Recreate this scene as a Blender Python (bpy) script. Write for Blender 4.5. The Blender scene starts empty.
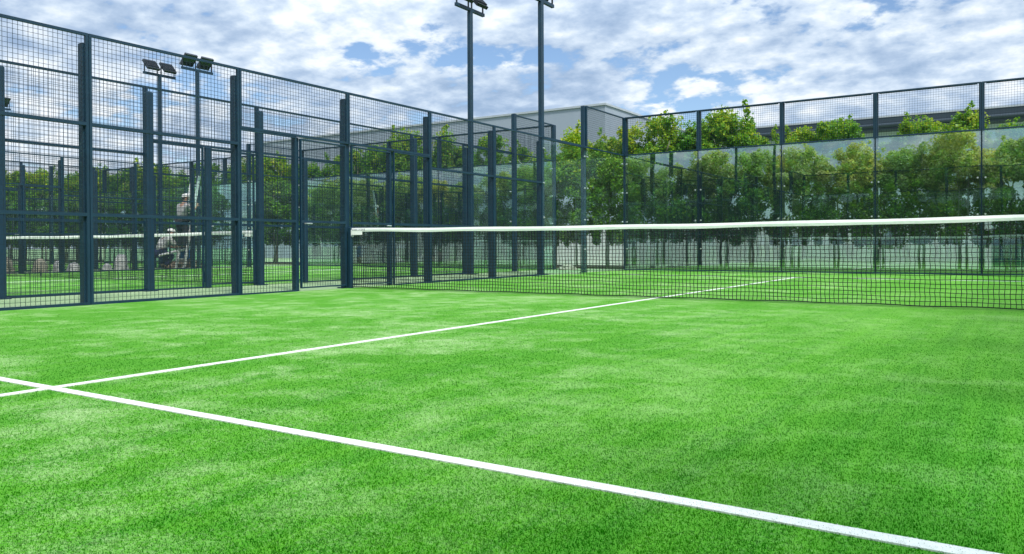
import bpy, math, random
import numpy as np
from mathutils import Vector, Matrix

random.seed(7)
rng = np.random.default_rng(11)
R = math.radians
scene = bpy.context.scene
col = scene.collection

# ------------------------------------------------------------------ mesh helpers
class MB:
    """collects boxes, bars, tubes ... and links them as one mesh object"""
    def __init__(self):
        self.v, self.f = [], []

    def add(self, vs, fs):
        n = len(self.v)
        self.v.extend([tuple(p) for p in vs])
        self.f.extend([tuple(i + n for i in f) for f in fs])

    def box(self, x0, x1, y0, y1, z0, z1, bevel=0.0):
        if bevel <= 0:
            self.add([(x0, y0, z0), (x1, y0, z0), (x1, y1, z0), (x0, y1, z0),
                      (x0, y0, z1), (x1, y0, z1), (x1, y1, z1), (x0, y1, z1)],
                     [(0, 3, 2, 1), (4, 5, 6, 7), (0, 1, 5, 4), (1, 2, 6, 5), (2, 3, 7, 6), (3, 0, 4, 7)])
            return
        # box with its vertical edges chamfered and a shallow top cap
        b = bevel
        ring = [(x0 + b, y0), (x1 - b, y0), (x1, y0 + b), (x1, y1 - b), (x1 - b, y1), (x0 + b, y1), (x0, y1 - b), (x0, y0 + b)]
        vs = [(x, y, z0) for x, y in ring] + [(x, y, z1 - b) for x, y in ring]
        cx, cy = (x0 + x1) / 2, (y0 + y1) / 2
        for x, y in ring:
            vs.append((x - math.copysign(min(b, abs(x - cx)), x - cx), y - math.copysign(min(b, abs(y - cy)), y - cy), z1))
        fs = [tuple(range(7, -1, -1)), tuple(range(16, 24))]
        for k in (0, 8):
            for i in range(8):
                j = (i + 1) % 8
                fs.append((k + i, k + j, k + 8 + j, k + 8 + i))
        self.add(vs, fs)

    def bar(self, a, b, w, h=None, up=(0, 0, 1)):
        """rectangular bar from a to b"""
        h = w if h is None else h
        a, b = Vector(a), Vector(b)
        d = (b - a).normalized()
        u = Vector(up)
        if abs(d.dot(u)) > .98:
            u = Vector((0, 1, 0))
        s = d.cross(u).normalized(); u = s.cross(d).normalized()
        vs = []
        for p in (a, b):
            for i, j in ((-1, -1), (1, -1), (1, 1), (-1, 1)):
                vs.append(p + s * (i * w / 2) + u * (j * h / 2))
        self.add(vs, [(0, 1, 2, 3), (7, 6, 5, 4), (0, 4, 5, 1), (1, 5, 6, 2), (2, 6, 7, 3), (3, 7, 4, 0)])

    def tube(self, pts, rad, n=8):
        pts = [Vector(p) for p in pts]
        if not hasattr(rad, '__len__'):
            rad = [rad] * len(pts)
        base = len(self.v)
        ref = Vector((.31, .87, .39))
        for i, p in enumerate(pts):
            d = (pts[min(i + 1, len(pts) - 1)] - pts[max(i - 1, 0)]).normalized()
            s = d.cross(ref).normalized(); u = s.cross(d).normalized()
            for k in range(n):
                a = 2 * math.pi * k / n
                self.v.append(tuple(p + (s * math.cos(a) + u * math.sin(a)) * rad[i]))
        for i in range(len(pts) - 1):
            for k in range(n):
                k2 = (k + 1) % n
                self.f.append((base + i * n + k, base + i * n + k2, base + (i + 1) * n + k2, base + (i + 1) * n + k))
        self.f.append(tuple(base + k for k in range(n - 1, -1, -1)))
        e = base + (len(pts) - 1) * n
        self.f.append(tuple(e + k for k in range(n)))

    def build(self, name, mat, parent=None, smooth=False, loc=(0, 0, 0)):
        me = bpy.data.meshes.new(name)
        me.from_pydata(self.v, [], self.f)
        me.update()
        return link_mesh(name, me, mat, parent, smooth, loc)


def link_mesh(name, me, mat, parent=None, smooth=False, loc=(0, 0, 0)):
    if mat is not None:
        for m in (mat if isinstance(mat, (list, tuple)) else [mat]):
            me.materials.append(m)
    if smooth:
        me.polygons.foreach_set('use_smooth', [True] * len(me.polygons))
    o = bpy.data.objects.new(name, me)
    col.objects.link(o)
    o.location = loc
    if parent is not None:
        o.parent = parent
    return o


def tag(o, label=None, cat=None, group=None, kind=None):
    if label: o['label'] = label
    if cat: o['category'] = cat
    if group: o['group'] = group
    if kind: o['kind'] = kind
    return o


def empty(name, loc=(0, 0, 0), rz=0.0):
    o = bpy.data.objects.new(name, None)
    o.empty_display_size = .2
    col.objects.link(o)
    o.location = loc
    o.rotation_euler = (0, 0, rz)
    return o


def copy_tree(o, parent=None):
    c = o.copy()
    col.objects.link(c)
    c.parent = parent
    for ch in list(o.children):
        copy_tree(ch, c)
    return c


# ------------------------------------------------------------------ materials
def mat_new(name):
    m = bpy.data.materials.new(name)
    m.use_nodes = True
    nt = m.node_tree
    return m, nt, nt.nodes['Principled BSDF']


def nd(nt, t, **kw):
    n = nt.nodes.new(t)
    for k, v in kw.items():
        setattr(n, k, v)
    return n


def noise(nt, vec, scale, detail=4.0, rough=.55, dist=0.0):
    n = nd(nt, 'ShaderNodeTexNoise')
    n.inputs['Scale'].default_value = scale
    n.inputs['Detail'].default_value = detail
    n.inputs['Roughness'].default_value = rough
    n.inputs['Distortion'].default_value = dist
    if vec is not None:
        nt.links.new(vec, n.inputs['Vector'])
    return n.outputs['Fac']


def mapping(nt, vec, scale, rot=(0, 0, 0), loc=(0, 0, 0)):
    m = nd(nt, 'ShaderNodeMapping')
    m.inputs['Scale'].default_value = scale
    m.inputs['Rotation'].default_value = rot
    m.inputs['Location'].default_value = loc
    nt.links.new(vec, m.inputs['Vector'])
    return m.outputs['Vector']


def ramp(nt, fac, stops):
    r = nd(nt, 'ShaderNodeValToRGB')
    el = r.color_ramp.elements
    el[0].position, el[0].color = stops[0][0], stops[0][1] if len(stops[0][1]) == 4 else (*stops[0][1], 1)
    el[1].position, el[1].color = stops[-1][0], stops[-1][1] if len(stops[-1][1]) == 4 else (*stops[-1][1], 1)
    for p, c in stops[1:-1]:
        e = el.new(p)
        e.color = c if len(c) == 4 else (*c, 1)
    nt.links.new(fac, r.inputs['Fac'])
    return r.outputs['Color']


def g(v):
    return (v, v, v)


def mixc(nt, fac, a, b, mode='MIX'):
    m = nd(nt, 'ShaderNodeMix', data_type='RGBA', blend_type=mode)
    m.clamp_factor = True
    if isinstance(fac, (int, float)): m.inputs[0].default_value = fac
    else: nt.links.new(fac, m.inputs[0])
    for s, i in ((a, 6), (b, 7)):
        if isinstance(s, tuple): m.inputs[i].default_value = (*s, 1) if len(s) == 3 else s
        else: nt.links.new(s, m.inputs[i])
    return m.outputs[2]


def math_n(nt, op, a, b=0.0, clamp=False):
    m = nd(nt, 'ShaderNodeMath', operation=op)
    m.use_clamp = clamp
    for s, i in ((a, 0), (b, 1)):
        if isinstance(s, (int, float)): m.inputs[i].default_value = s
        else: nt.links.new(s, m.inputs[i])
    return m.outputs[0]


def bump(nt, bs, h, strength, dist):
    b = nd(nt, 'ShaderNodeBump')
    b.inputs['Strength'].default_value = strength
    b.inputs['Distance'].default_value = dist
    nt.links.new(h, b.inputs['Height'])
    nt.links.new(b.outputs['Normal'], bs.inputs['Normal'])


def pos(nt):
    return nd(nt, 'ShaderNodeNewGeometry').outputs['Position']


def mottled(name, c1, c2, scale=8.0, rough=.6, metal=0.0, bump_s=0.0, bump_scale=60.0, detail=5.0, stretch=(1, 1, 1)):
    m, nt, bs = mat_new(name)
    p = mapping(nt, pos(nt), stretch)
    f = noise(nt, p, scale, detail)
    c = ramp(nt, f, [(.3, c1), (.7, c2)])
    nt.links.new(c, bs.inputs['Base Color'])
    bs.inputs['Roughness'].default_value = rough
    bs.inputs['Metallic'].default_value = metal
    if bump_s:
        bump(nt, bs, noise(nt, p, bump_scale, 3), bump_s, .02)
    return m


M = {}
M['post'] = mottled('powder_coated_steel', (.0018, .021, .044), (.0035, .032, .064), 5, .5, 0, .05, 90)
M['wire'] = mottled('coated_wire', (.002, .012, .024), (.004, .020, .036), 5, .6)
M['cord'] = mottled('net_cord', (.003, .008, .008), (.006, .013, .012), 12, .9)
M['tape'] = mottled('net_tape', (.86, .86, .86), (.92, .92, .92), 6, .7, 0, .15, 25)
M['tape_mark'] = mottled('tape_mark', (.25, .27, .30), (.40, .42, .44), 40, .7)
M['lamp'] = mottled('lamp_metal', (.010, .014, .020), (.020, .026, .034), 9, .4)
M['steel'] = mottled('bolt_steel', (.55, .57, .58), (.75, .76, .77), 9, .3, .7)
M['lens'] = mottled('lamp_lens', (.03, .035, .04), (.05, .055, .06), 9, .15)
M['ground'] = mottled('sandy_concrete', (.21, .34, .15), (.30, .41, .22), 1.3, .9, 0, .3, 40, 8)
M['soil'] = mottled('soil', (.05, .042, .03), (.12, .10, .07), 3, .95, 0, .6, 20, 8)
M['bark'] = mottled('bark', (.16, .14, .11), (.40, .37, .31), 14, .9, 0, .5, 40, 6, (1, 1, .3))
M['roof'] = mottled('dark_roof', (.014, .028, .042), (.024, .042, .058), 2, .5)
M['roof_trim'] = mottled('roof_trim', (.30, .33, .37), (.38, .41, .45), 2, .4)
M['door_blue'] = mottled('dark_blue_door', (.010, .040, .070), (.016, .055, .09), 3, .4)


def cladding(name, c1, c2, freq, axis=0, strength=.6):
    m, nt, bs = mat_new(name)
    p = pos(nt)
    f = noise(nt, mapping(nt, p, (.25, .25, .06)), 3, 6)
    nt.links.new(ramp(nt, f, [(.3, c1), (.7, c2)]), bs.inputs['Base Color'])
    w = nd(nt, 'ShaderNodeTexWave', wave_type='BANDS', bands_direction='X' if axis == 0 else 'Y', wave_profile='SIN')
    w.inputs['Scale'].default_value = freq
    w.inputs['Distortion'].default_value = 0
    nt.links.new(p, w.inputs['Vector'])
    bump(nt, bs, w.outputs['Fac'], strength, .03)
    bs.inputs['Roughness'].default_value = .5
    return m


M['warehouse'] = cladding('warehouse_cladding', (.235, .275, .335), (.265, .305, .365), 3.0, 0, .03)
M['hall'] = cladding('hall_cladding', (.46, .52, .58), (.56, .62, .68), .9, 0, .2)
M['white_wall'] = cladding('white_sheet_wall', (.76, .77, .82), (.84, .85, .88), 1.6, 0, .2)


# ---- turf
def turf_colour(nt):
    p = pos(nt)
    big = noise(nt, p, .75, 5, .55, .4)
    mid = noise(nt, mapping(nt, p, (1, 1, 1), loc=(3, 7, 0)), 3.6, 7, .66, .3)
    fine = noise(nt, p, 190, 2, .6)
    grain = noise(nt, mapping(nt, p, (1, 1, 1), loc=(9, 2, 0)), 75, 3, .7)
    streak = noise(nt, mapping(nt, p, (9.0, .13, 1)), 1.6, 4, .6)
    green = ramp(nt, fine, [(.28, (.024, .155, .002)), (.52, (.042, .235, .004)), (.74, (.080, .31, .010))])
    dark = ramp(nt, fine, [(.28, (.003, .105, .0003)), (.72, (.016, .200, .0006))])
    t = math_n(nt, 'ADD', math_n(nt, 'MULTIPLY', big, .32), math_n(nt, 'MULTIPLY', streak, .42))
    t = math_n(nt, 'ADD', t, math_n(nt, 'MULTIPLY', mid, .26))
    c = mixc(nt, ramp(nt, t, [(.44, g(0)), (.60, g(1))]), dark, green)
    # brushed-in pale sand
    s = math_n(nt, 'ADD', math_n(nt, 'MULTIPLY', big, .42), math_n(nt, 'MULTIPLY', mid, .58))
    s = math_n(nt, 'ADD', s, math_n(nt, 'MULTIPLY', math_n(nt, 'SUBTRACT', grain, .5), .55))
    sand = ramp(nt, s, [(.485, g(0)), (.69, g(.72))])
    xs_ = nd(nt, 'ShaderNodeSeparateXYZ'); nt.links.new(p, xs_.inputs[0])
    mr = nd(nt, 'ShaderNodeMapRange', interpolation_type='SMOOTHSTEP')
    mr.inputs['From Min'].default_value = 6.2; mr.inputs['From Max'].default_value = 8.6
    mr.inputs['To Min'].default_value = 1.0; mr.inputs['To Max'].default_value = .35
    nt.links.new(math_n(nt, 'ADD', xs_.outputs['X'], math_n(nt, 'MULTIPLY', big, 1.2)), mr.inputs['Value'])
    sand = math_n(nt, 'MULTIPLY', sand, mr.outputs[0])      # less sand was brushed in along the right side
    c = mixc(nt, sand, c, (.36, .49, .25))
    return c, fine, grain


def turf_mat():
    m, nt, bs = mat_new('turf')
    c, fine, grain = turf_colour(nt)
    c = mixc(nt, 1.0, c, (1.40, 1.22, 1.6), 'MULTIPLY')
    nt.links.new(c, bs.inputs['Base Color'])
    bs.inputs['Roughness'].default_value = .85
    bs.inputs['Specular IOR Level'].default_value = .15
    bs.inputs['Sheen Weight'].default_value = .7
    bs.inputs['Sheen Roughness'].default_value = .45
    bs.inputs['Sheen Tint'].default_value = (.50, 1, .16, 1)
    bump(nt, bs, fine, .7, .006)
    return m


def blade_mat():
    m, nt, bs = mat_new('turf_fibre')
    c, fine, grain = turf_colour(nt)
    a = nd(nt, 'ShaderNodeAttribute', attribute_name='shade').outputs['Fac']
    k = ramp(nt, a, [(0, (1.08, 1.06, 1.0)), (.6, (1.20, 1.18, 1.05)), (1, (1.65, 1.5, 1.4))])
    c = mixc(nt, 1.0, c, k, 'MULTIPLY')
    nt.links.new(c, bs.inputs['Base Color'])
    bs.inputs['Roughness'].default_value = .6
    bs.inputs['Specular IOR Level'].default_value = .0
    tr = nd(nt, 'ShaderNodeBsdfTranslucent')
    nt.links.new(c, tr.inputs['Color'])
    mx = nd(nt, 'ShaderNodeMixShader')
    mx.inputs[0].default_value = .64
    nt.links.new(bs.outputs[0], mx.inputs[1]); nt.links.new(tr.outputs[0], mx.inputs[2])
    nt.links.new(mx.outputs[0], nt.nodes['Material Output'].inputs['Surface'])
    return m


M['turf'] = turf_mat()
M['blade'] = blade_mat()
M['line'] = mottled('white_turf', (.57, .59, .55), (.70, .71, .69), 60, .9, 0, .15, 300)


def leaf_mat(name, ca, cb, cc):
    m, nt, bs = mat_new(name)
    a = nd(nt, 'ShaderNodeAttribute', attribute_name='shade').outputs['Fac']
    c = ramp(nt, a, [(0, ca), (.55, cb), (1, cc)])
    oi = nd(nt, 'ShaderNodeObjectInfo').outputs['Random']
    c = mixc(nt, 1.0, c, ramp(nt, oi, [(0, (.75, .9, .8)), (.5, (1, 1, 1)), (1, (1.3, 1.1, .9))]), 'MULTIPLY')
    nt.links.new(c, bs.inputs['Base Color'])
    bs.inputs['Roughness'].default_value = .45
    bs.inputs['Specular IOR Level'].default_value = .35
    tr = nd(nt, 'ShaderNodeBsdfTranslucent')
    nt.links.new(mixc(nt, 1.0, c, (1.5, 1.35, .6), 'MULTIPLY'), tr.inputs['Color'])
    mx = nd(nt, 'ShaderNodeMixShader')
    mx.inputs[0].default_value = .42
    nt.links.new(bs.outputs[0], mx.inputs[1]); nt.links.new(tr.outputs[0], mx.inputs[2])
    nt.links.new(mx.outputs[0], nt.nodes['Material Output'].inputs['Surface'])
    return m


M['leaf'] = leaf_mat('leaf', (.034, .125, .010), (.110, .29, .014), (.40, .47, .030))


M['sunlit_leaf'] = leaf_mat('sunlit_leaf', (.28, .40, .20), (.46, .58, .30), (.68, .76, .46))  # leaf colour lightened to paint sunlight onto the trees mirrored in the glass


def glass_mat(name, gain, tint):
    m, nt, bs = mat_new(name)
    nt.nodes.remove(bs)
    out = nt.nodes['Material Output']
    geo = nd(nt, 'ShaderNodeNewGeometry')
    bm = nd(nt, 'ShaderNodeBump')
    bm.inputs['Strength'].default_value = 1.0
    bm.inputs['Distance'].default_value = .0022
    nt.links.new(noise(nt, geo.outputs['Position'], .9, 1.5, .4), bm.inputs['Height'])
    fr = nd(nt, 'ShaderNodeFresnel')
    fr.inputs['IOR'].default_value = 1.52
    f = math_n(nt, 'MULTIPLY', fr.outputs[0], gain, True)
    front = math_n(nt, 'SUBTRACT', 1.0, geo.outputs['Backfacing'])
    f = math_n(nt, 'MULTIPLY', f, front)
    tr = nd(nt, 'ShaderNodeBsdfTransparent'); tr.inputs['Color'].default_value = (*tint, 1)
    gl = nd(nt, 'ShaderNodeBsdfGlossy'); gl.inputs['Roughness'].default_value = 0.0
    gl.inputs['Color'].default_value = (.84, 1, .95, 1)
    nt.links.new(bm.outputs['Normal'], gl.inputs['Normal'])
    mx = nd(nt, 'ShaderNodeMixShader')
    nt.links.new(f, mx.inputs[0]); nt.links.new(tr.outputs[0], mx.inputs[1]); nt.links.new(gl.outputs[0], mx.inputs[2])
    # thin film of dust
    df = nd(nt, 'ShaderNodeBsdfDiffuse'); df.inputs['Color'].default_value = (.62, .72, .68, 1)
    dust = math_n(nt, 'MULTIPLY', noise(nt, mapping(nt, geo.outputs['Position'], (1, 1, .5)), 1.6, 6, .6), .016)
    mx2 = nd(nt, 'ShaderNodeMixShader')
    nt.links.new(dust, mx2.inputs[0]); nt.links.new(mx.outputs[0], mx2.inputs[1]); nt.links.new(df.outputs[0], mx2.inputs[2])
    nt.links.new(mx2.outputs[0], out.inputs['Surface'])
    return m


M['glass'] = glass_mat('clear_glass', 1.3, (.925, .985, .975))
M['mirror_glass'] = glass_mat('tinted_glass', 8.0, (.71, .82, .80))

# ------------------------------------------------------------------ ground, courts
GR = 500.0
m_ = MB(); m_.add([(-GR, -GR, -.004), (GR, -GR, -.004), (GR, GR, -.004), (-GR, GR, -.004)], [(0, 1, 2, 3)])
tag(m_.build('ground', M['ground']), kind='structure')
m_ = MB(); m_.box(-48, 20, 11.0, 13.40, -.2, .03)
tag(m_.build('planting_bed', M['soil']), kind='structure')

AISLE = 2.1
COURTS = [0.0, -10.0 - AISLE, -20.0 - 2 * AISLE]      # left edge of each 10 m wide court
TZ = 0.0
for x0 in COURTS:
    m_ = MB(); m_.box(x0 + .001, x0 + 9.999, -9.999, 9.999, -.1, TZ)
    t = tag(m_.build('court_turf', M['turf']), kind='structure')
    LZ = TZ + .0042
    for yy in (-6.95, 6.95):
        b = MB(); b.box(x0 + .05, x0 + 9.95, yy - .025, yy + .025, TZ - .01, LZ)
        b.build('service_line', M['line'], t)
    for ya, yb in ((-7.27, -6.976), (-6.924, 6.924), (6.976, 7.15)):
        b = MB(); b.box(x0 + 4.975, x0 + 5.025, ya, yb, TZ - .01, LZ)
        b.build('centre_line', M['line'], t)


# ---- standing fibres of the turf in the near part of the court (nobody could count them)
CAM = Vector((8.658, -8.792, .6295))


def blades(name, xs, ys, length, width, mat, z0, kind=None, parent=None, lo=.15):
    n = len(xs)
    h = length * rng.uniform(.6, 1.15, n)
    az = rng.uniform(0, 2 * np.pi, n)
    lean = rng.normal(0, .9, n) * h + .35 * h
    la = rng.uniform(0, 2 * np.pi, n) * .7 + 1.2
    w = width * rng.uniform(.6, 1.3, n)
    V = np.empty((n, 3, 3), np.float32)
    V[:, 0] = np.stack([xs - np.cos(az) * w, ys - np.sin(az) * w, np.full(n, z0)], 1)
    V[:, 1] = np.stack([xs + np.cos(az) * w, ys + np.sin(az) * w, np.full(n, z0)], 1)
    V[:, 2] = np.stack([xs + np.cos(la) * lean, ys + np.sin(la) * lean, z0 + h], 1)
    me = bpy.data.meshes.new(name)
    me.vertices.add(3 * n); me.loops.add(3 * n); me.polygons.add(n)
    me.vertices.foreach_set('co', V.ravel())
    me.loops.foreach_set('vertex_index', np.arange(3 * n, dtype=np.int32))
    me.polygons.foreach_set('loop_start', np.arange(0, 3 * n, 3, dtype=np.int32))
    me.update(calc_edges=True)
    at = me.attributes.new('shade', 'FLOAT', 'POINT')
    at.data.foreach_set('value', np.repeat(rng.random(n).astype(np.float32), 3))
    o = link_mesh(name, me, mat, parent)
    if kind: o['kind'] = kind
    return o


def fan_points(d0, d1, density, half=62):
    """points of the court floor between two distances from where the photographer stood"""
    area = math.pi * (d1 * d1 - d0 * d0) * (2 * half / 360)
    n = int(area * density)
    r = np.sqrt(rng.uniform(d0 * d0, d1 * d1, n))
    a = R(90 + 33) + rng.uniform(-R(half), R(half), n)
    x, y = CAM.x + r * np.cos(a), CAM.y + r * np.sin(a)
    k = (x > .05) & (x < 9.95) & (y > -9.95) & (y < -.05)
    return x[k], y[k]


def on_line(x, y):
    return ((np.abs(y + 6.95) < .0205) & (x > .05) & (x < 9.95)) | ((np.abs(x - 5) < .0205) & (y > -7.27))


px, py, wl = [], [], []
for d0, d1 in zip(np.arange(1.0, 9.0, .25), np.arange(1.25, 9.25, .25)):
    x, y = fan_points(d0, d1, 90000 * (1.3 / max(d0, 1.3)) ** 1.9 * max(0, 1 - (d0 / 9.0) ** 2))
    px.append(x); py.append(y); wl.append(np.full(len(x),   .0008 + .00023 * d0))
px, py, wl = map(np.concatenate, (px, py, wl))
k = on_line(px, py)
blades('grass', px[~k], py[~k], .0068, wl[~k], M['blade'], TZ - .001, kind='stuff')
turf0 = [o for o in col.objects if o.name == 'court_turf'][0]
n = 7000
lx = rng.uniform(3.0, 9.6, n); ly = -6.95 + rng.uniform(-.027, .027, n)
blades('line_fibre', lx, ly, .0035, np.full(n, .0016), M['line'], TZ + .003, parent=turf0)


# ------------------------------------------------------------------ fences
def frame_rect(mb, axis, c, a0, a1, z0, z1, w=.03, d=.034, rails=()):
    """tube frame in a vertical plane; axis 'y' runs along y at x = c, axis 'x' along x at y = c"""
    def bx(p0, p1, q0, q1):
        if axis == 'y': mb.box(c - d / 2, c + d / 2, p0, p1, q0, q1)
        else: mb.box(p0, p1, c - d / 2, c + d / 2, q0, q1)
    bx(a0, a0 + w, z0, z1); bx(a1 - w, a1, z0, z1)
    bx(a0 + w, a1 - w, z0, z0 + w); bx(a0 + w, a1 - w, z1 - w, z1)
    for r in rails:
        bx(a0 + w, a1 - w, r - .018, r + .018)


def wires(mb, axis, c, a0, a1, z0, z1, cell=.05, t=.0035):
    """welded wire grid: uprights and cross wires lying one against the other"""
    h = t / 2
    na = max(2, round((a1 - a0) / cell)); nz = max(2, round((z1 - z0) / cell))
    for i in range(1, na):
        a = a0 + (a1 - a0) * i / na
        if axis == 'y': mb.box(c - h, c + h, a - h, a + h, z0, z1)
        else: mb.box(a - h, a + h, c - h, c + h, z0, z1)
    for i in range(1, nz):
        z = z0 + (z1 - z0) * i / nz
        if axis == 'y': mb.box(c + h + .0003, c + 3 * h, a0, a1, z - h, z + h)
        else: mb.box(a0, a1, c + h + .0003, c + 3 * h, z - h, z + h)


def mesh_panel(root, axis, c, a0, a1, z0, z1, rails=(), name='mesh_panel', w_=.03):
    w = MB(); wires(w, axis, c, a0 + .02, a1 - .02, z0 + .02, z1 - .02)
    p = w.build(name, M['wire'], root)
    f = MB(); frame_rect(f, axis, c, a0, a1, z0, z1, w=w_, rails=rails)
    f.build('frame', M['post'], p)
    return p


BOLT = {}
for ax_ in 'xy':
    k_ = MB(); v_ = Vector((.016, 0, 0)) if ax_ == 'y' else Vector((0, .016, 0))
    k_.tube([-v_, v_], .018, 10)
    me_ = bpy.data.meshes.new('bolt'); me_.from_pydata(k_.v, [], k_.f); me_.update(); me_.materials.append(M['steel'])
    BOLT[ax_] = me_


def glass_panel(root, axis, c, a0, a1, z0, z1, out):
    b = MB()
    if axis == 'y': b.box(c - .006, c + .006, a0, a1, z0, z1)
    else: b.box(a0, a1, c - .006, c + .006, z0, z1)
    p = b.build('glass_panel', M['glass' if axis == 'y' else 'mirror_glass'], root)
    for a in (a0 + .055, a1 - .055):
        for z in (.55, 1.25, 2.0, 2.75):
            o = bpy.data.objects.new('bolt', BOLT[axis]); col.objects.link(o); o.parent = p
            o.location = (c, a, z) if axis == 'y' else (a, c, z)
    return p


YS = [-10.0, -7.9, -5.85, -4.0, -2.0, 0.0, 2.0, 4.0, 5.85, 7.9, 10.0]


def side_fence(x, out, label):
    """20 m side of a court: glass at both ends, welded mesh between, two mesh gates by the net; out = side the posts stand on"""
    root = empty('side_fence', (x, 0, 0))
    tag(root, label, 'fence', 'dark blue steel fences along the sides of the courts')
    for y in YS:
        if abs(y) == 10: continue
        top = 3.96 if abs(y) > 7 else 2.90
        b = MB()
        xa, xb = sorted((out * .022, out * .122))
        b.box(xa, xb, y - .05, y + .05, .0125, top, .008)
        p = b.build('post', M['post'], root)
        fp = MB(); fp.box(*sorted((out * .0215, out * .150)), y - .09, y + .09, -.004, .012)
        fp.build('base_plate', M['post'], p)
    for y0, y1 in zip(YS[:-1], YS[1:]):
        a, b_ = y0 + .004, y1 - .004
        mid = abs((y0 + y1) / 2)
        if mid > 7:                                   # end bay: glass with mesh above, 4 m
            glass_panel(root, 'y', 0, a + .01, b_ - .01, .03, 2.94, out)
            mesh_panel(root, 'y', 0, a, b_, 2.962, 3.96)
        elif mid > 6:                                 # second bay: glass under a rail
            glass_panel(root, 'y', 0, a + .01, b_ - .01, .03, 2.93, out)
            r = MB(); r.box(-.025, .025, a, b_, 2.945, 3.0)
            r.build('top_rail', M['post'], root)
        elif mid > 2:
            mesh_panel(root, 'y', 0, a, b_, 0.0, 3.0, rails=(1.0, 2.0))
        else:                                         # bay with the gate beside the net
            s = 1 if y1 > 0 else -1
            lo, hi = sorted((s * 1.0, s * 2.0))
            mesh_panel(root, 'y', 0, a, b_, 2.205, 3.0)
            mesh_panel(root, 'y', 0, lo + (.004 if s < 0 else .035), hi - (.035 if s < 0 else .004), 0.0, 2.20, rails=(1.0,), w_=.02)
            q = MB(); q.box(*sorted((out * .023, out * .095)), s * 1.0 - .04, s * 1.0 + .04, 0, 2.2, .006)
            q.build('gate_post', M['post'], root)
            glo, ghi = sorted((s * .06, s * .96))
            gp = mesh_panel(root, 'y', -out * .004, glo, ghi, .04, 2.18, rails=(1.0,), name='gate', w_=.018)
            hb = MB(); hb.tube([(-out * .03, s * .90, .97), (-out * .075, s * .90, .97), (-out * .075, s * .80, .97)], .009, 8)
            hb.build('handle', M['steel'], gp)
    return root


def back_wall(x0, y, label):
    s = 1 if y > 0 else -1
    root = empty('glass_wall', (x0, y, 0))
    tag(root, label, 'glass wall', 'glass walls closing the ends of the courts')
    for i in range(6):
        b = MB()
        dx = .028 if i == 0 else (-.028 if i == 5 else 0)
        ya, yb = sorted((s * .022, s * .122))
        b.box(2 * i + dx - .05, 2 * i + dx + .05, ya, yb, 0, 3.96, .008)
        p = b.build('post', M['post'], root)
        fp = MB(); fp.box(2 * i + dx - .09, 2 * i + dx + .09, *sorted((s * .1225, s * .19)), -.004, .012)
        fp.build('base_plate', M['post'], p)
    for i in range(5):
        a, b_ = 2 * i + .004, 2 * i + 1.996
        if i == 0: a = .03
        if i == 4: b_ = 9.97
        glass_panel(root, 'x', 0, a + .01, b_ - .01, .03, 2.955, s)
        mesh_panel(root, 'x', 0, a, b_, 2.965, 3.96)
        tr_ = MB(); tr_.box(2 * i + .08, 2 * i + 1.92, *sorted((s * .018, s * .06)), 3.922, 3.957)
        tr_.build('top_rail', M['post'], root)
    r = MB(); r.box(.03, 9.97, -.03, .03, .0, .028)
    r.build('base_rail', M['post'], root)
    return root


names = ['near court', 'middle court', 'farthest court']
side_fence(COURTS[0], -1, 'nearest long mesh fence on the left, meeting the end of the big net')
side_fence(COURTS[0] + 10, 1, 'mesh side fence of the near court beyond the right edge, opposite the long left fence')
side_fence(COURTS[1] + 10, 1, 'second mesh fence row, just behind the nearest left fence across the sandy aisle')
side_fence(COURTS[1], -1, 'mesh fence behind the far end of the smaller net on the middle court')
side_fence(COURTS[2] + 10, 1, 'mesh fence directly behind the workers and rubble')
side_fence(COURTS[2], -1, 'farthest mesh fence, in front of the trees at the left edge')
back_wall(COURTS[0], 10, 'large glass back wall reflecting pale trees, behind the big net')
back_wall(COURTS[1], 10, 'glass back wall of the middle court, seen through the left fence below the grey warehouse')
back_wall(COURTS[2], 10, 'glass back wall of the farthest court, seen at far left under the treetops')
back_wall(COURTS[0], -10, 'glass wall behind the photographer, mirrored in the big glass back wall')
back_wall(COURTS[1], -10, 'glass wall at the near end of the middle court, mirrored beside the corner post')
back_wall(COURTS[2], -10, 'glass wall at the near end of the farthest court, out at the left')


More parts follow.
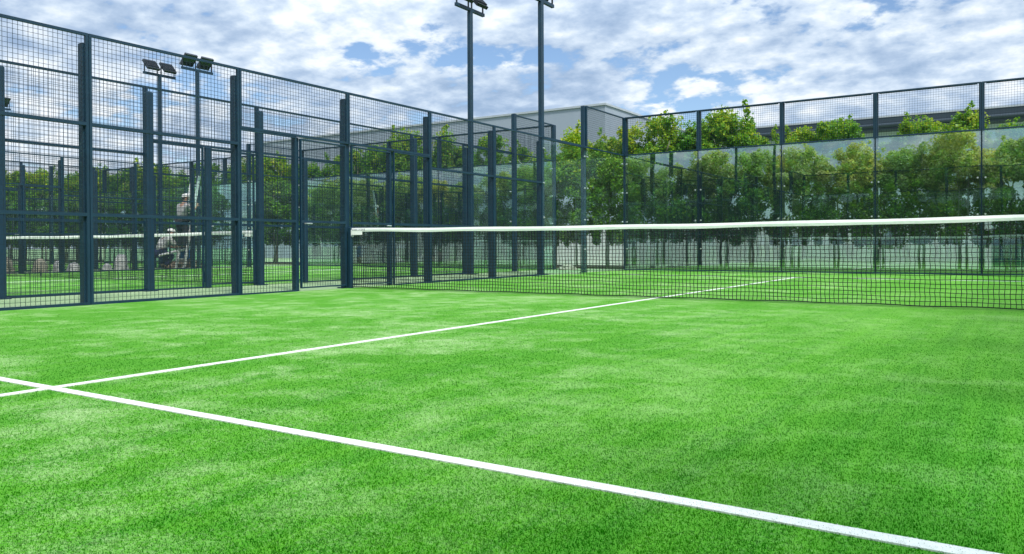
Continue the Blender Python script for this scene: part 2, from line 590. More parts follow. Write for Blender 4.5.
# ------------------------------------------------------------------ nets
def make_net():
    root = empty('court_net', (0, 0, 0))
    NX = 220
    def top(x): return .885 + .035 * ((x - 5) / 5) ** 2
    def yy(x, z): return .012 * math.sin(x * 2.1 + z * 3) + .006 * math.sin(x * 5.3)
    b = MB(); t = .0062
    def pt(x, j):
        z = .022 + (top(x) - .045 - .022) * j / 19
        sag = .004 * math.sin(x * 7 + j)
        return Vector((x + .003 * math.sin(j * 1.7 + x * 11), yy(x, z), z + sag))
    for i in range(NX + 1):
        x = .07 + 9.86 * i / NX
        for j in range(0, 19, 1):
            b.bar(pt(x, j), pt(x, j + 1), t)
    for j in range(20):
        for i in range(0, 124):
            xa, xb = .07 + 9.86 * i / 124, .07 + 9.86 * (i + 1) / 124
            b.bar(pt(xa, j), pt(xb, j), t if j else .010)
    b.build('netting', M['cord'], root)
    tp = MB()
    n = 60
    for side in (0,):
        vs, fs = [], []
        for i in range(n + 1):
            x = .06 + 9.88 * i / n
            z1 = top(x) + .003 * math.sin(x * 3.1); z0 = z1 - .056 - .003 * math.sin(x * 4.7 + 1)
            y = yy(x, z1)
            for a, z in ((-.007, z0), (-.011, (z0 + z1) / 2), (-.006, z1), (.006, z1), (.011, (z0 + z1) / 2), (.007, z0)):
                vs.append((x, y + a, z))
        for i in range(n):
            for k in range(6):
                k2 = (k + 1) % 6
                fs.append((6 * i + k, 6 * i + k2, 6 * i + 6 + k2, 6 * i + 6 + k))
        fs += [tuple(range(5, -1, -1)), tuple(6 * n + k for k in range(6))]
        tp.add(vs, fs)
    tape = tp.build('tape', M['tape'], root, smooth=False)
    for xa in (.075, 9.70):
        fold = MB(); fold.box(xa, xa + .225, -.020, -.0125, top(.1) - .105, top(.1) - .03)
        fold.build('tape_end', M['tape'], tape)
    mk = MB()
    for q in range(9):
        w = random.uniform(.012, .024)
        mk.box(.10 + q * .03, .10 + q * .03 + w, -.0235, -.0205, top(.1) - .030 - random.uniform(.008, .014), top(.1) - .012)
    mk.build('print', M['tape_mark'], tape)
    for x in (.045, 9.955):
        q = MB(); q.box(x - .03, x + .03, -.03, .03, 0, .93, .005)
        p = q.build('post', M['post'], root)
        c = MB(); c.tube([(x + (.031 if x < 5 else -.031), 0, .80), (x + (.05 if x < 5 else -.05), 0, .80)], .022, 10)
        c.build('winder', M['steel'], p)
    return root


net = make_net()
NG = 'nets across the courts'
tag(net, 'large court net with white top tape, nearest and crossing the right half', 'net', NG)
for x0, lab in ((COURTS[1], 'smaller court net with white tape, seen through the left mesh fence'),
                (COURTS[2], 'distant court net on the farthest court, hidden behind the rubble heaps')):
    c = copy_tree(net); c.location = (x0, 0, 0)
    c['label'] = lab


# ------------------------------------------------------------------ floodlight poles
def make_lamp():
    """mast with a cross-arm along y and two floodlights above it, throwing light towards +x"""
    root = empty('floodlight_mast', (0, 0, 0))
    b = MB(); b.box(-.05, .05, -.05, .05, 0, 5.88, .008)
    p = b.build('pole', M['post'], root)
    q = MB(); q.box(-.12, .12, -.12, .12, 0, .015)
    q.build('base_plate', M['post'], p)
    a = MB(); a.box(-.035, .035, -.54, .54, 5.882, 5.952)
    a.build('crossarm', M['post'], root)
    for s in (-1, 1):
        yc = s * .285
        h = MB()
        rot = Matrix.Rotation(R(-46), 3, 'Y')
        def P(x, y, z): return tuple(rot @ Vector((x, y, z)) + Vector((0, yc, 6.17)))
        # slim housing with a raised rim and cooling fins on its back
        def tb(x0, x1, y0, y1, z0, z1):
            h.add([P(*c) for c in ((x0, y0, z0), (x1, y0, z0), (x1, y1, z0), (x0, y1, z0), (x0, y0, z1), (x1, y0, z1), (x1, y1, z1), (x0, y1, z1))],
                  [(0, 3, 2, 1), (4, 5, 6, 7), (0, 1, 5, 4), (1, 2, 6, 5), (2, 3, 7, 6), (3, 0, 4, 7)])
        tb(-.20, .20, -.205, .205, .0, .055)
        tb(-.20, -.18, -.205, .205, -.02, -.001); tb(.18, .20, -.205, .205, -.02, -.001)
        tb(-.179, .179, -.205, -.185, -.02, -.001); tb(-.179, .179, .185, .205, -.02, -.001)
        for f in range(9):
            yf = -.17 + f * .0425
            tb(-.15, .15, yf - .006, yf + .006, .056, .085)
        fl = h.build('floodlight', M['lamp'], root)
        e = MB()
        e.add([P(*c) for c in ((-.178, -.184, -.012), (.178, -.184, -.012), (.178, .184, -.012), (-.178, .184, -.012),
                               (-.178, -.184, -.002), (.178, -.184, -.002), (.178, .184, -.002), (-.178, .184, -.002))],
              [(0, 3, 2, 1), (4, 5, 6, 7), (0, 1, 5, 4), (1, 2, 6, 5), (2, 3, 7, 6), (3, 0, 4, 7)])
        e.build('lens', M['lens'], fl)
        for t_ in (-.222, .222):
            br = MB()
            br.box(-.02, .02, yc + t_ - .006, yc + t_ + .006, 5.953, 6.20)
            br.build('bracket', M['lamp'], fl)
    return root


lamp = make_lamp()
LG = 'floodlight masts between the courts'
lamp_spots = [
    (-.20, 6.15, 0, 'tall floodlight mast by the near court fence, its head cut by the top edge'),
    (-AISLE + .20, 5.85, math.pi, 'tall floodlight mast with twin lamps full in the sky, left of the taller mast'),
    (COURTS[1] - .35, 6.25, 0, 'right one of two small far floodlight masts seen through the left fence'),
    (COURTS[1] - AISLE + .20, 6.0, math.pi, 'left one of two small far floodlight masts seen through the left fence'),
    (COURTS[2] - .20, 5.9, 0, 'farthest floodlight mast, a lamp head peeking out at the left edge'),
    (-.20, -5.85, 0, 'floodlight mast at the near half, its dark reflection wavering in the glass wall'),
    (-AISLE + .20, -5.9, math.pi, 'floodlight mast behind the camera line, mirrored straight and thin in the glass'),
    (COURTS[1] - .20, -5.9, 0, 'floodlight mast left out of view at the middle court'),
]
for i, (x, y, rz, lab) in enumerate(lamp_spots):
    o = lamp if i == 0 else copy_tree(lamp)
    o.location = (x, y, 0); o.rotation_euler = (0, 0, rz)
    if i == 0: o.scale = (1, 1, 1.02)
    tag(o, lab, 'floodlight', LG)


# ------------------------------------------------------------------ trees
def crown_mesh(seed, h=4.2, width=.95, base=1.0, nl=27000):
    """crown of a slim young tree of height h: many small leaves on clumps carried by rising limbs"""
    r = np.random.default_rng(seed)
    cl = []                                            # clumps: centre, radius, weight
    for q in range(64):
        f = r.random() ** 1.25
        z = base + .12 + f * (h * .90 - base)
        w = width * (.75 + .35 * math.sin(math.pi * min(1, f * 1.15 + .1))) * (1.0 if f < .75 else 1.0 - (f - .75) * 1.6)
        a = r.uniform(0, 2 * math.pi); d = w * math.sqrt(r.random())
        cl.append((d * math.cos(a), d * math.sin(a), z, r.uniform(.13, .29), .62))
    for q in range(15):                                # upright leading shoots
        a = r.uniform(0, 2 * math.pi); d = width * .9 * math.sqrt(r.random())
        zt = h * (1.0 - .20 * (d / width) - r.uniform(0, .16)) if q else h
        lx, ly = r.normal(0, .10, 2)
        for s in range(14):
            f = s / 13
            cl.append((d * math.cos(a) + lx * f + r.normal(0, .05), d * math.sin(a) + ly * f + r.normal(0, .05), h * .66 + (zt - h * .66) * f, .25 * (1 - .80 * f) + .02, .20 * (1 - .72 * f)))
    for q in range(7):                                 # twigs hanging low around the stem
        a = r.uniform(0, 2 * math.pi); d = width * .8 * r.random()
        for s in range(3):
            cl.append((d * math.cos(a), d * math.sin(a), base + .05 - s * .11, .13, .25))
    cl = np.array(cl)
    wt = cl[:, 4] / cl[:, 4].sum()
    idx = r.choice(len(cl), nl, p=wt)
    u = r.normal(0, 1, (nl, 3)); u /= np.linalg.norm(u, axis=1)[:, None]
    rad = cl[idx, 3] * r.random(nl) ** .45
    c = cl[idx, :3] + u * rad[:, None] * np.array([1, 1, 1.15])
    L = r.uniform(.045, .095, nl); W = L * r.uniform(.30, .45, nl)
    d1 = r.normal(0, 1, (nl, 3)); d1[:, 2] = d1[:, 2] * .8 + .15
    d1 /= np.linalg.norm(d1, axis=1)[:, None]
    nrm = u + np.array([0, 0, .7]) + r.normal(0, .6, (nl, 3))
    d2 = np.cross(nrm, d1); d2 /= np.linalg.norm(d2, axis=1)[:, None] + 1e-9
    V = np.empty((nl, 4, 3), np.float32)
    V[:, 0] = c - d1 * L[:, None] * .5; V[:, 2] = c + d1 * L[:, None] * .5
    V[:, 1] = c - d2 * W[:, None] + d1 * L[:, None] * .05; V[:, 3] = c + d2 * W[:, None] + d1 * L[:, None] * .05
    me = bpy.data.meshes.new('crown')
    me.vertices.add(4 * nl); me.loops.add(4 * nl); me.polygons.add(nl)
    me.vertices.foreach_set('co', V.ravel())
    me.loops.foreach_set('vertex_index', np.arange(4 * nl, dtype=np.int32))
    me.polygons.foreach_set('loop_start', np.arange(0, 4 * nl, 4, dtype=np.int32))
    me.update(calc_edges=True)
    young = np.clip((c[:, 2] - h * .45) / (h * .55), 0, 1)    # fresh yellow-green growth sits on the leading shoots
    sh = np.clip(r.normal(.30, .16, nl) + young * .38 + r.normal(0, .10, len(cl))[idx], 0, 1)
    me.attributes.new('shade', 'FLOAT', 'POINT').data.foreach_set('value', np.repeat(sh.astype(np.float32), 4))
    me.materials.append(M['leaf'])
    return me


def trunk_mesh(seed, h=4.2):
    r = random.Random(seed)
    b = MB()
    for q in range(r.choice((2, 2, 3))):
        x, y = r.uniform(-.10, .10), r.uniform(-.10, .10)
        lx, ly = r.uniform(-.35, .35), r.uniform(-.3, .3)
        pts = [(x + lx * t_ * t_ + r.uniform(-.03, .03), y + ly * t_ * t_ + r.uniform(-.03, .03), t_ * h * .82) for t_ in (0, .12, .25, .4, .6, .8, 1)]
        pts[0] = (x, y, -.05)
        b.tube(pts, [.036, .032, .028, .023, .017, .011, .005], 7)
        for w in range(5):
            k = r.randint(2, 5); p = Vector(pts[k])
            a = r.uniform(0, 6.28)
            e = p + Vector((math.cos(a) * .55, math.sin(a) * .55, r.uniform(.2, .6)))
            b.tube([p, (p + e) / 2 + Vector((0, 0, -.05)), e], [.013, .009, .004], 5)
    me = bpy.data.meshes.new('trunk')
    me.from_pydata(b.v, [], b.f); me.update()
    me.materials.append(M['bark'])
    me.polygons.foreach_set('use_smooth', [True] * len(me.polygons))
    return me


VAR = [(crown_mesh(100 + i), trunk_mesh(200 + i)) for i in range(7)]
TG = 'young trees planted around the courts'
H0 = 4.2
tree_n = 0


PALE = []


def tree(x, y, h, label, wide=1.0, pale=False):
    global tree_n
    cm, tm = VAR[(tree_n * 3 + tree_n // 7) % 7]
    tree_n += 1
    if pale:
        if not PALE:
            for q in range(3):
                pm = VAR[q][0].copy(); pm.materials.clear(); pm.materials.append(M['sunlit_leaf']); PALE.append(pm)
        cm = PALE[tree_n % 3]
    root = empty('young_tree', (x, y, 0), random.uniform(0, 6.28))
    s = h / H0
    root.scale = (s * wide, s * wide, s)
    for nm, me in (('trunk', tm), ('crown', cm)):
        o = bpy.data.objects.new(nm, me); col.objects.link(o); o.parent = root
    tag(root, label, 'tree', TG)
    return root


ORD = ['first', 'second', 'third', 'fourth', 'fifth', 'sixth', 'seventh', 'eighth', 'ninth', 'tenth', 'eleventh', 'twelfth',
       'thirteenth', 'fourteenth', 'fifteenth', 'sixteenth', 'seventeenth', 'eighteenth', 'nineteenth', 'twentieth']
right_row = [(.15, 4.40), (.95, 4.25), (1.95, 4.43), (2.75, 3.75), (3.85, 3.72), (4.85, 3.85), (5.85, 3.25), (6.7, 3.72), (7.55, 3.78), (8.5, 3.45), (9.6, 3.6), (10.9, 3.7), (12.2, 3.7)]
for i, (x, h) in enumerate(right_row):
    tree(x, 12.1 + random.uniform(-.25, .25), h, '%s tree right of the glass corner post, behind the glass wall' % ORD[i], 1.02)
mid_row = [(-.62, 4.15), (-1.45, 3.95), (-2.45, 4.25), (-3.4, 3.6), (-4.4, 3.9), (-5.6, 4.25), (-7.0, 4.45), (-8.2, 4.0), (-9.25, 4.9), (-10.4, 4.4), (-11.5, 4.3), (-12.7, 4.15)]
for i, (x, h) in enumerate(mid_row):
    tree(x, 12.1 + random.uniform(-.25, .25), h, '%s tree left of the glass corner post, before the warehouse' % ORD[i], .98)
far_row = [(-14.2, 3.95), (-15.4, 4.3), (-16.8, 4.4), (-18.4, 4.25), (-20.2, 4.3), (-21.9, 4.2), (-23.6, 4.5), (-25.6, 4.4), (-27.9, 4.6), (-30.0, 4.4), (-32.4, 4.7), (-35.2, 4.8), (-38.2, 4.9), (-41.5, 5.0)]
for i, (x, h) in enumerate(far_row):
    tree(x, 12.1 + random.uniform(-.3, .3), h, '%s far tree going left from the left end of the pale wall' % ORD[i], 1.15)
for i in range(9):
    tree(-26.3 + random.uniform(-.3, .3), 3.2 + i * 1.05, random.uniform(3.7, 4.2), '%s tree of the side row behind the farthest fence, from the left' % ORD[i], 1.1)
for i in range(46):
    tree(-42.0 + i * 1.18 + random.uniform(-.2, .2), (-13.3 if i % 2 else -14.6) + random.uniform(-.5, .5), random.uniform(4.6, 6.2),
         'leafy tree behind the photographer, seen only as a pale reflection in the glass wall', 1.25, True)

# ------------------------------------------------------------------ boundary wall, warehouse, hall
root = empty('boundary_wall', (0, 14.6, 0))
tag(root, 'low pale ribbed boundary wall showing between trunks behind the trees', 'wall')
b = MB(); b.box(-17, 8.05, 0, .15, 0, 1.30); b.box(9.9, 22, 0, .15, 0, 1.30)
b.build('panels', M['white_wall'], root)
b = MB(); b.box(-17.03, 8.08, -.03, .18, 1.302, 1.35); b.box(9.87, 22, -.03, .18, 1.302, 1.35)
b.build('coping', M['roof_trim'], root)

root = empty('metal_gate', (8.98, 14.6, 0))
tag(root, 'dark blue metal gate in the pale wall at the right edge, behind the net', 'gate')
b = MB()
for k in range(9):
    b.box(-.90 + k * .2, -.90 + k * .2 + .194, .03, .07, .04, 1.0)
b.build('leaf', M['door_blue'], root)
b = MB(); frame_rect(b, 'x', .05, -.925, .925, 0.0, 1.04, .022, .10)
b.build('frame', M['roof_trim'], root)

WX, WY, WH = -6.78, 22.8, 7.0
root = empty('warehouse', (WX, WY, 0))
tag(root, 'big plain grey warehouse with flat roofline rising behind the left trees', 'warehouse')
b = MB(); b.box(-23, 0, 0, 40, 0, WH - .132)
b.build('wall', M['warehouse'], root)
b = MB()
b.box(-23.05, .06, -.06, 40.05, WH - .13, WH - .04)
b.build('roof', M['roof_trim'], root)

root = empty('industrial_hall', (-1.4, 24.0, 0))
root.location.z = -.15
tag(root, 'pale low hall with dark roof edge, behind the treetops on the right', 'hall')
b = MB(); b.box(0, 48, 0, 9, 0, 5.05)
b.build('wall', M['hall'], root)
b = MB()
b.box(-.5, 48.5, -.75, 9.5, 5.052, 5.16)
b.box(-.5, 48.5, -.70, 9.5, 5.162, 5.50)
rr = b.build('roof', M['roof'], root)
b = MB(); b.tube([(-.5, -.79, 5.20), (48.5, -.79, 5.20)], .075, 10)
b.build('gutter', M['roof'], rr)
b = MB(); b.box(-.52, 48.52, -.72, 9.52, 5.502, 5.56)
b.build('roof_edge', M['roof_trim'], rr)
for k in range(7):
    b = MB(); b.box(2 + k * 6.2, 5 + k * 6.2, -.03, -.003, 3.3, 4.3)
    w = b.build('window', M['roof'], root)

# ------------------------------------------------------------------ workers and their things in the aisle between the far courts
def skin_mesh(name, joints, bones, mat, parent, rootv=0, levels=1):
    """joints: (x, y, z, radius); bones: edges"""
    me = bpy.data.meshes.new(name)
    me.from_pydata([j[:3] for j in joints], bones, [])
    me.update()
    o = bpy.data.objects.new(name, me); col.objects.link(o); o.parent = parent
    sk = o.modifiers.new('Skin', 'SKIN'); sk.use_smooth_shade = True
    if not me.skin_vertices:
        return o
    for i, j in enumerate(joints):
        rr_ = j[3]
        me.skin_vertices[0].data[i].radius = (rr_, rr_)
        me.skin_vertices[0].data[i].use_root = (i == rootv)
    o.modifiers.new('Subdivision', 'SUBSURF').levels = levels
    o.modifiers['Subdivision'].render_levels = levels
    me.materials.append(mat)
    return o


M['skin'] = mottled('skin', (.36, .20, .13), (.44, .26, .17), 20, .5)
M['grey_cloth'] = mottled('grey_cloth', (.34, .33, .34), (.46, .45, .45), 12, .9, 0, .4, 30)
M['white_cloth'] = mottled('white_cloth', (.62, .62, .60), (.76, .76, .74), 12, .9, 0, .4, 30)
M['navy_cloth'] = mottled('navy_cloth', (.015, .022, .075), (.03, .045, .13), 12, .9, 0, .4, 30)
M['dark_cloth'] = mottled('dark_cloth', (.02, .022, .026), (.04, .042, .05), 12, .9, 0, .4, 30)
M['hair'] = mottled('hair', (.015, .010, .008), (.03, .02, .015), 40, .6)
M['ladder'] = mottled('ladder_metal', (.66, .67, .68), (.80, .81, .81), 9, .4, .2)
M['rubble'] = mottled('rubble', (.16, .12, .085), (.36, .29, .22), 5, .95, 0, .8, 15, 8)
M['sand'] = mottled('beige_sand', (.27, .26, .20), (.40, .38, .30), 4, .95, 0, .6, 20, 8)
M['sack'] = mottled('white_sack', (.48, .49, .49), (.66, .66, .66), 5, .8, 0, .5, 12)
M['blue_sack'] = mottled('blue_sack', (.015, .09, .26), (.03, .15, .36), 5, .6, 0, .6, 10)


def person(label, pose, top_mat, leg_mat, cap_mat):
    """pose: joint positions; body one continuous skin, clothing and cap as its children"""
    J = pose
    root = empty('person', J['base'])
    tag(root, label, 'person')
    B = Vector(J['base'])
    def q(k, r): return (*(Vector(J[k]) - B), r)
    jn, bo, ix = [], [], {}
    def add(k, r, par=None):
        ix[k] = len(jn); jn.append(q(k, r))
        if par: bo.append((ix[par], ix[k]))
    add('hip', .115); add('waist', .105, 'hip'); add('chest', .115, 'waist'); add('neck', .05, 'chest')
    add('head0', .075, 'neck'); add('head1', .095, 'head0'); add('head2', .070, 'head1')
    for s in 'LR':
        add('sho' + s, .062, 'chest'); add('elb' + s, .042, 'sho' + s); add('wri' + s, .028, 'elb' + s)
        add('palm' + s, .036, 'wri' + s)
        add('hipj' + s, .085, 'hip'); add('knee' + s, .056, 'hipj' + s); add('ank' + s, .038, 'knee' + s); add('toe' + s, .036, 'ank' + s)
    body = skin_mesh('body', jn, bo, M['skin'], root)
    # five fingers on each hand
    for s in 'LR':
        w_, p_ = Vector(J['wri' + s]) - B, Vector(J['palm' + s]) - B
        d = (p_ - w_).normalized(); side = d.cross(Vector((.2, .3, .9))).normalized()
        for f, (off, ln) in enumerate(((-.030, .062), (-.011, .075), (.009, .072), (.028, .055))):
            a0 = p_ + side * off
            bb = skin_mesh('finger', [(*a0, .010), (*(a0 + d * ln * .6), .009), (*(a0 + d * ln + Vector((0, 0, -.02))), .007)], [(0, 1), (1, 2)], M['skin'], body)
        a0 = w_ + d * .02 + side * .03
        skin_mesh('thumb', [(*a0, .011), (*(a0 + side * .03 + d * .025), .010), (*(a0 + side * .035 + d * .055), .008)], [(0, 1), (1, 2)], M['skin'], body)
    def lay(name, keys, links, mat, grow):
        base_r = {k: jn[ix[k]][3] for k in keys}
        skin_mesh(name, [q(k, base_r[k] + grow) for k in keys], [(keys.index(a), keys.index(b_)) for a, b_ in links], mat, root)
    lay('shirt', ['hip', 'waist', 'chest', 'neck', 'shoL', 'elbL', 'shoR', 'elbR'],
        [('hip', 'waist'), ('waist', 'chest'), ('chest', 'neck'), ('chest', 'shoL'), ('shoL', 'elbL'), ('chest', 'shoR'), ('shoR', 'elbR')], top_mat, .034)
    lay('trousers', ['hip', 'hipjL', 'kneeL', 'ankL', 'hipjR', 'kneeR', 'ankR'],
        [('hip', 'hipjL'), ('hipjL', 'kneeL'), ('kneeL', 'ankL'), ('hip', 'hipjR'), ('hipjR', 'kneeR'), ('kneeR', 'ankR')], leg_mat, .028)
    for s in 'LR':
        skin_mesh('shoe', [q('ank' + s, .046), q('toe' + s, .045)], [(0, 1)], M['dark_cloth'], root)
    # head details: cap, hair, ears, nose, eyes
    h1, h2 = Vector(J['head1']) - B, Vector(J['head2']) - B
    f = Vector(J['face']).normalized(); upv = (h2 - h1).normalized(); sd = f.cross(upv).normalized()
    c = MB()
    N = 14
    rings = [(0.0, .112), (.05, .106), (.085, .075), (.10, .03)]
    vs, fs = [], []
    for dz, rr_ in rings:
        for k in range(N):
            a = 2 * math.pi * k / N
            vs.append(h1 + upv * (.035 + dz) + f * (rr_ * 1.1 * math.cos(a)) + sd * (rr_ * math.sin(a)))
    for i in range(len(rings) - 1):
        for k in range(N):
            fs.append((i * N + k, i * N + (k + 1) % N, (i + 1) * N + (k + 1) % N, (i + 1) * N + k))
    fs.append(tuple(range(3 * N, 4 * N)))
    c.add(vs, fs)
    br = [h1 + upv * .040 + f * x_ + sd * y_ + upv * z_ for z_ in (0, .008) for x_, y_ in ((.10, -.075), (.19, -.045), (.19, .045), (.10, .075))]
    c.add(br, [(0, 1, 2, 3), (7, 6, 5, 4), (0, 4, 5, 1), (1, 5, 6, 2), (2, 6, 7, 3), (3, 7, 4, 0)])
    c.build('cap', cap_mat, root, smooth=True)
    hr = MB()
    hr.tube([h1 - f * .05 - upv * .045, h1 - f * .058 + upv * .02], [.055, .075], 10)
    hr.build('hair', M['hair'], root, smooth=True)
    fc = MB()
    fc.tube([h1 + f * .092 + upv * .005, h1 + f * .115 - upv * .025], [.008, .014], 6)
    for s in (-1, 1):
        fc.tube([h1 + sd * (s * .085) - upv * .02, h1 + sd * (s * .098) + upv * .015], [.012, .018], 6)
    fc.build('nose_and_ears', M['skin'], root, smooth=True)
    ey = MB()
    for s in (-1, 1):
        ey.tube([h1 + f * .085 + sd * (s * .035) + upv * .008, h1 + f * .096 + sd * (s * .035) + upv * .008], [.011, .008], 8)
    ey.tube([h1 + f * .088 - sd * .025 - upv * .055, h1 + f * .088 + sd * .025 - upv * .055], .006, 6)
    ey.build('eyes_and_mouth', M['hair'], root)
    return root


# grey-shirted worker standing on the step ladder, arms raised to its top
X = -12.45
person('worker in grey shirt and pale cap standing high on the leaning white ladder', dict(
    base=(X, 5.70, .58), hip=(X, 5.68, 1.43), waist=(X, 5.68, 1.60), chest=(X, 5.73, 1.83), neck=(X, 5.77, 1.99),
    head0=(X, 5.80, 2.05), head1=(X, 5.82, 2.13), head2=(X, 5.82, 2.20), face=(.15, .95, .1),
    shoL=(X - .19, 5.74, 1.88), elbL=(X - .22, 5.92, 1.74), wriL=(X - .16, 6.08, 1.92), palmL=(X - .15, 6.13, 1.98),
    shoR=(X + .19, 5.74, 1.88), elbR=(X + .22, 5.92, 1.72), wriR=(X + .16, 6.06, 1.88), palmR=(X + .15, 6.11, 1.94),
    hipjL=(X - .10, 5.69, 1.38), kneeL=(X - .11, 5.72, .98), ankL=(X - .11, 5.66, .66), toeL=(X - .11, 5.80, .615),
    hipjR=(X + .10, 5.69, 1.38), kneeR=(X + .11, 5.74, 1.00), ankR=(X + .11, 5.67, .66), toeR=(X + .11, 5.81, .615)),
    M['grey_cloth'], M['dark_cloth'], M['white_cloth'])
# second worker crouching by the heap
X2 = -13.0
person('crouching worker in white top, blue trousers and white cap beside the rubble', dict(
    base=(X2, 5.45, 0), hip=(X2, 5.30, .50), waist=(X2, 5.36, .66), chest=(X2, 5.50, .86), neck=(X2, 5.60, .98),
    head0=(X2, 5.65, 1.02), head1=(X2, 5.70, 1.08), head2=(X2, 5.71, 1.15), face=(.1, .9, -.25),
    shoL=(X2 - .18, 5.54, .90), elbL=(X2 - .22, 5.72, .70), wriL=(X2 - .14, 5.92, .62), palmL=(X2 - .12, 5.98, .59),
    shoR=(X2 + .18, 5.54, .90), elbR=(X2 + .22, 5.70, .68), wriR=(X2 + .14, 5.90, .60), palmR=(X2 + .12, 5.96, .57),
    hipjL=(X2 - .11, 5.32, .47), kneeL=(X2 - .16, 5.70, .48), ankL=(X2 - .13, 5.44, .09), toeL=(X2 - .14, 5.58, .045),
    hipjR=(X2 + .11, 5.32, .47), kneeR=(X2 + .16, 5.66, .40), ankR=(X2 + .13, 5.38, .09), toeR=(X2 + .14, 5.52, .045)),
    M['white_cloth'], M['navy_cloth'], M['white_cloth'])

root = empty('ladder', (-12.45, 5.60, 0))
tag(root, 'tall white ladder leaning on the mast, the grey-shirted worker on it', 'ladder')
for s in (-1, 1):
    b = MB(); b.bar((s * .20, 0, .0), (s * .17, .57, 2.80), .03, .075)
    b.build('rail', M['ladder'], root)
for k in range(9):
    z = .29 + k * .28
    b = MB(); yv = .57 * z / 2.8
    hw = .20 - .03 * z / 2.8 - .016
    b.box(-hw, hw, yv - .018, yv + .018, z - .014, z + .014)
    b.build('rung', M['ladder'], root)

b = MB(); b.tube([(0, -.52, .40), (.03, .0, .52), (.05, .42, .60)], [.035, .035, .035], 10)
o = b.build('white_pipe', M['ladder'], None, True, (-12.72, 5.62, 0))
tag(o, 'short white pipe held level by the crouching worker', 'pipe')


def mound(name, loc, rx, ry, h, mat, seed, label, cat, group=None, rough=.25, sq=1.0):
    r = np.random.default_rng(seed)
    n, mrow = 22, 9
    vs, fs = [], []
    for i in range(mrow):
        t_ = i / (mrow - 1)
        rr_ = math.cos(t_ * math.pi / 2) ** sq
        z = h * math.sin(t_ * math.pi / 2)
        for k in range(n):
            a = 2 * math.pi * k / n
            j = 1 + rough * r.normal() * (1 if 0 < i < mrow - 1 else .3)
            vs.append((rx * rr_ * j * math.cos(a), ry * rr_ * j * math.sin(a), max(0.0, z * (1 + rough * .5 * r.normal())) if i else -.02))
    for i in range(mrow - 1):
        for k in range(n):
            k2 = (k + 1) % n
            fs.append((i * n + k, i * n + k2, (i + 1) * n + k2, (i + 1) * n + k))
    fs.append(tuple((mrow - 1) * n + k for k in range(n)))
    b_ = MB(); b_.add(vs, fs)
    o_ = b_.build(name, mat, None, rough < .2, loc)
    return tag(o_, label, cat, group)


mound('rubble_pile', (-12.85, 6.05, 0), .30, .62, .26, M['rubble'], 3, 'low brown rubble pile at the foot of the white ladder', 'rubble')
mound('plastic_sack', (-13.0, 6.12, 0), .18, .26, .66, M['blue_sack'], 4, 'bright blue upright sack beside the ladder foot', 'sack', None, .06, .6)
mound('sand_heap', (-13.0, 1.88, 0), .20, .19, .36, M['sand'], 5, 'tall beige heap of sand behind the left end of the smaller net', 'heap', 'beige heaps', .10)
mound('sand_heap', (-13.1, 1.1, 0), .18, .18, .40, M['sand'], 6, 'beige heap nearest the left edge post', 'heap', 'beige heaps', .12)
SG = 'white sacks in the aisle'
mound('white_sack', (-13.0, 2.32, 0), .12, .11, .28, M['sack'], 7, 'small white sack next to the tall beige heap', 'sack', SG, .08, .7)
mound('white_sack', (-13.0, 2.75, 0), .14, .17, .24, M['sack'], 8, 'low white sack left of the thick second post', 'sack', SG, .08, .7)
mound('white_sack', (-13.0, 4.10, 0), .17, .19, .44, M['sack'], 9, 'biggest white sack, right of the thick second post', 'sack', SG, .07, .55)
mound('white_sack', (-13.1, 3.74, 0), .12, .13, .18, M['sack'], 10, 'flat white sack leaning beside the biggest one', 'sack', SG, .08, .7)
mound('sand_heap', (-1.45, 9.6, 0), .22, .30, .14, M['sand'], 12, 'small beige heap on the aisle beside the glass corner', 'heap', 'beige heaps', .12)

# cable drooping from the mast by the fence
b = MB()
pts = []
for i in range(15):
    t_ = i / 14
    pts.append((-.26 - .45 * t_, 6.1 - .1 * t_, 2.95 - 1.1 * t_ * (1 - t_) - .40 * t_))
b.tube(pts, .006, 6)
M['cable'] = mottled('cable', (.18, .24, .25), (.25, .30, .30), 9, .6)
o = b.build('cable', M['cable'], None, True)
tag(o, 'thin pale cable drooping from the tall mast by the fence', 'cable')

# ------------------------------------------------------------------ sky, sun
EL, AZ = R(54), R(122)                  # sun high, to the right of the photographer
w = bpy.data.worlds.new('World'); scene.world = w; w.use_nodes = True
nt = w.node_tree
bg = nt.nodes['Background']; out = nt.nodes['World Output']
sky = nd(nt, 'ShaderNodeTexSky', sky_type='NISHITA')
sky.sun_disc = False
sky.sun_elevation = EL; sky.sun_rotation = AZ
sky.air_density = 1.0; sky.dust_density = .6; sky.ozone_density = 4.0
nt.links.new(sky.outputs[0], bg.inputs['Color']); bg.inputs['Strength'].default_value = .10
tc = nd(nt, 'ShaderNodeTexCoord')
sx = nd(nt, 'ShaderNodeSeparateXYZ'); nt.links.new(tc.outputs['Generated'], sx.inputs[0])
zz = math_n(nt, 'ADD', math_n(nt, 'MAXIMUM', sx.outputs['Z'], 0.0), .26)
cb = nd(nt, 'ShaderNodeCombineXYZ')
nt.links.new(math_n(nt, 'DIVIDE', sx.outputs['X'], zz), cb.inputs[0])
nt.links.new(math_n(nt, 'DIVIDE', sx.outputs['Y'], zz), cb.inputs[1])
P = cb.outputs[0]
n1 = noise(nt, mapping(nt, P, (1, 1, 1), loc=(2.3, 4.1, 0)), 2.3, 8, .56, .1)
n2 = noise(nt, mapping(nt, P, (1, 1, 1), loc=(12.3, 1.7, 0)), 9.5, 7, .55, .05)
n3 = noise(nt, mapping(nt, P, (1, 1, 1), loc=(5.3, 8.8, 0)), 1.25, 8, .55)
dens = math_n(nt, 'ADD', math_n(nt, 'MULTIPLY', n1, .62), math_n(nt, 'MULTIPLY', n2, .38))
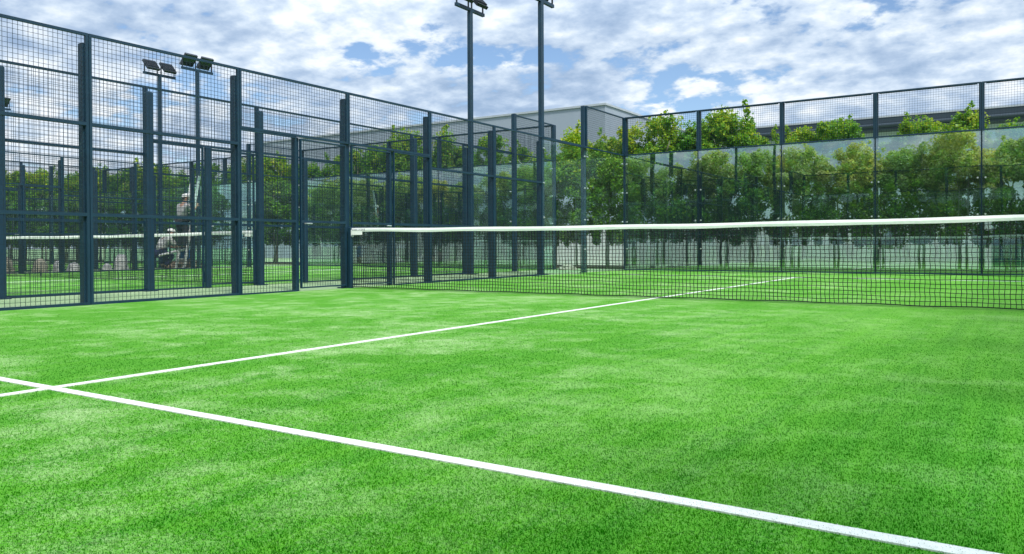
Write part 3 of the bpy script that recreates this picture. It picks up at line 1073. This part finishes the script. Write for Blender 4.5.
cover = ramp(nt, dens, [(.415, g(0)), (.460, g(.96))])
tone = math_n(nt, 'ADD', math_n(nt, 'MULTIPLY', n2, .56), math_n(nt, 'MULTIPLY', n3, .44))
ccol = ramp(nt, tone, [(.38, (.29, .40, .57)), (.455, (.40, .51, .67)), (.525, (.57, .67, .79)), (.60, (.82, .87, .92))])
bg2 = nd(nt, 'ShaderNodeBackground'); nt.links.new(ccol, bg2.inputs['Color']); 
nt.links.new(math_n(nt, 'MULTIPLY', math_n(nt, 'ADD', math_n(nt, 'MAXIMUM', math_n(nt, 'SUBTRACT', sx.outputs['Z'], .25), 0.0), .80), 1.0), bg2.inputs['Strength'])   # cloud strength raised overhead, out of view, as added fill light
mx = nd(nt, 'ShaderNodeMixShader')
nt.links.new(cover, mx.inputs[0]); nt.links.new(bg.outputs[0], mx.inputs[1]); nt.links.new(bg2.outputs[0], mx.inputs[2])
nt.links.new(mx.outputs[0], out.inputs['Surface'])

sd_ = bpy.data.lights.new('sun', 'SUN'); sd_.energy = 3.2; sd_.angle = R(9); sd_.color = (1, .95, .87)
so = bpy.data.objects.new('sun', sd_); col.objects.link(so)
dirs = Vector((math.sin(AZ) * math.cos(EL), math.cos(AZ) * math.cos(EL), math.sin(EL)))
so.rotation_euler = (-dirs).to_track_quat('-Z', 'Y').to_euler()
so.location = (0, 0, 30)

# ------------------------------------------------------------------ camera
cd = bpy.data.cameras.new('camera'); co = bpy.data.objects.new('camera', cd); col.objects.link(co)
cd.sensor_width = 36; cd.lens = 36 * 787.11 / 1024
cd.shift_y = (253.33 - 277) / 1024
cd.clip_start = .05; cd.clip_end = 2000
yaw, pit, rol = R(32.823), R(-.511), R(-.2465)
f = Vector((-math.sin(yaw) * math.cos(pit), math.cos(yaw) * math.cos(pit), math.sin(pit)))
r_ = Vector((math.cos(yaw), math.sin(yaw), 0)); u_ = r_.cross(f)
r2 = r_ * math.cos(rol) + u_ * math.sin(rol); u2 = -r_ * math.sin(rol) + u_ * math.cos(rol)
co.matrix_world = Matrix(((r2.x, u2.x, -f.x, CAM.x), (r2.y, u2.y, -f.y, CAM.y), (r2.z, u2.z, -f.z, CAM.z), (0, 0, 0, 1)))
scene.camera = co

scene.render.engine = 'CYCLES'
scene.cycles.max_bounces = 8
scene.cycles.transparent_max_bounces = 24
scene.cycles.use_denoising = True
vs_ = scene.view_settings
vs_.view_transform = 'Standard'; vs_.look = 'None'; vs_.gamma = 1.0; vs_.exposure = 0.64
vs_.use_curve_mapping = False
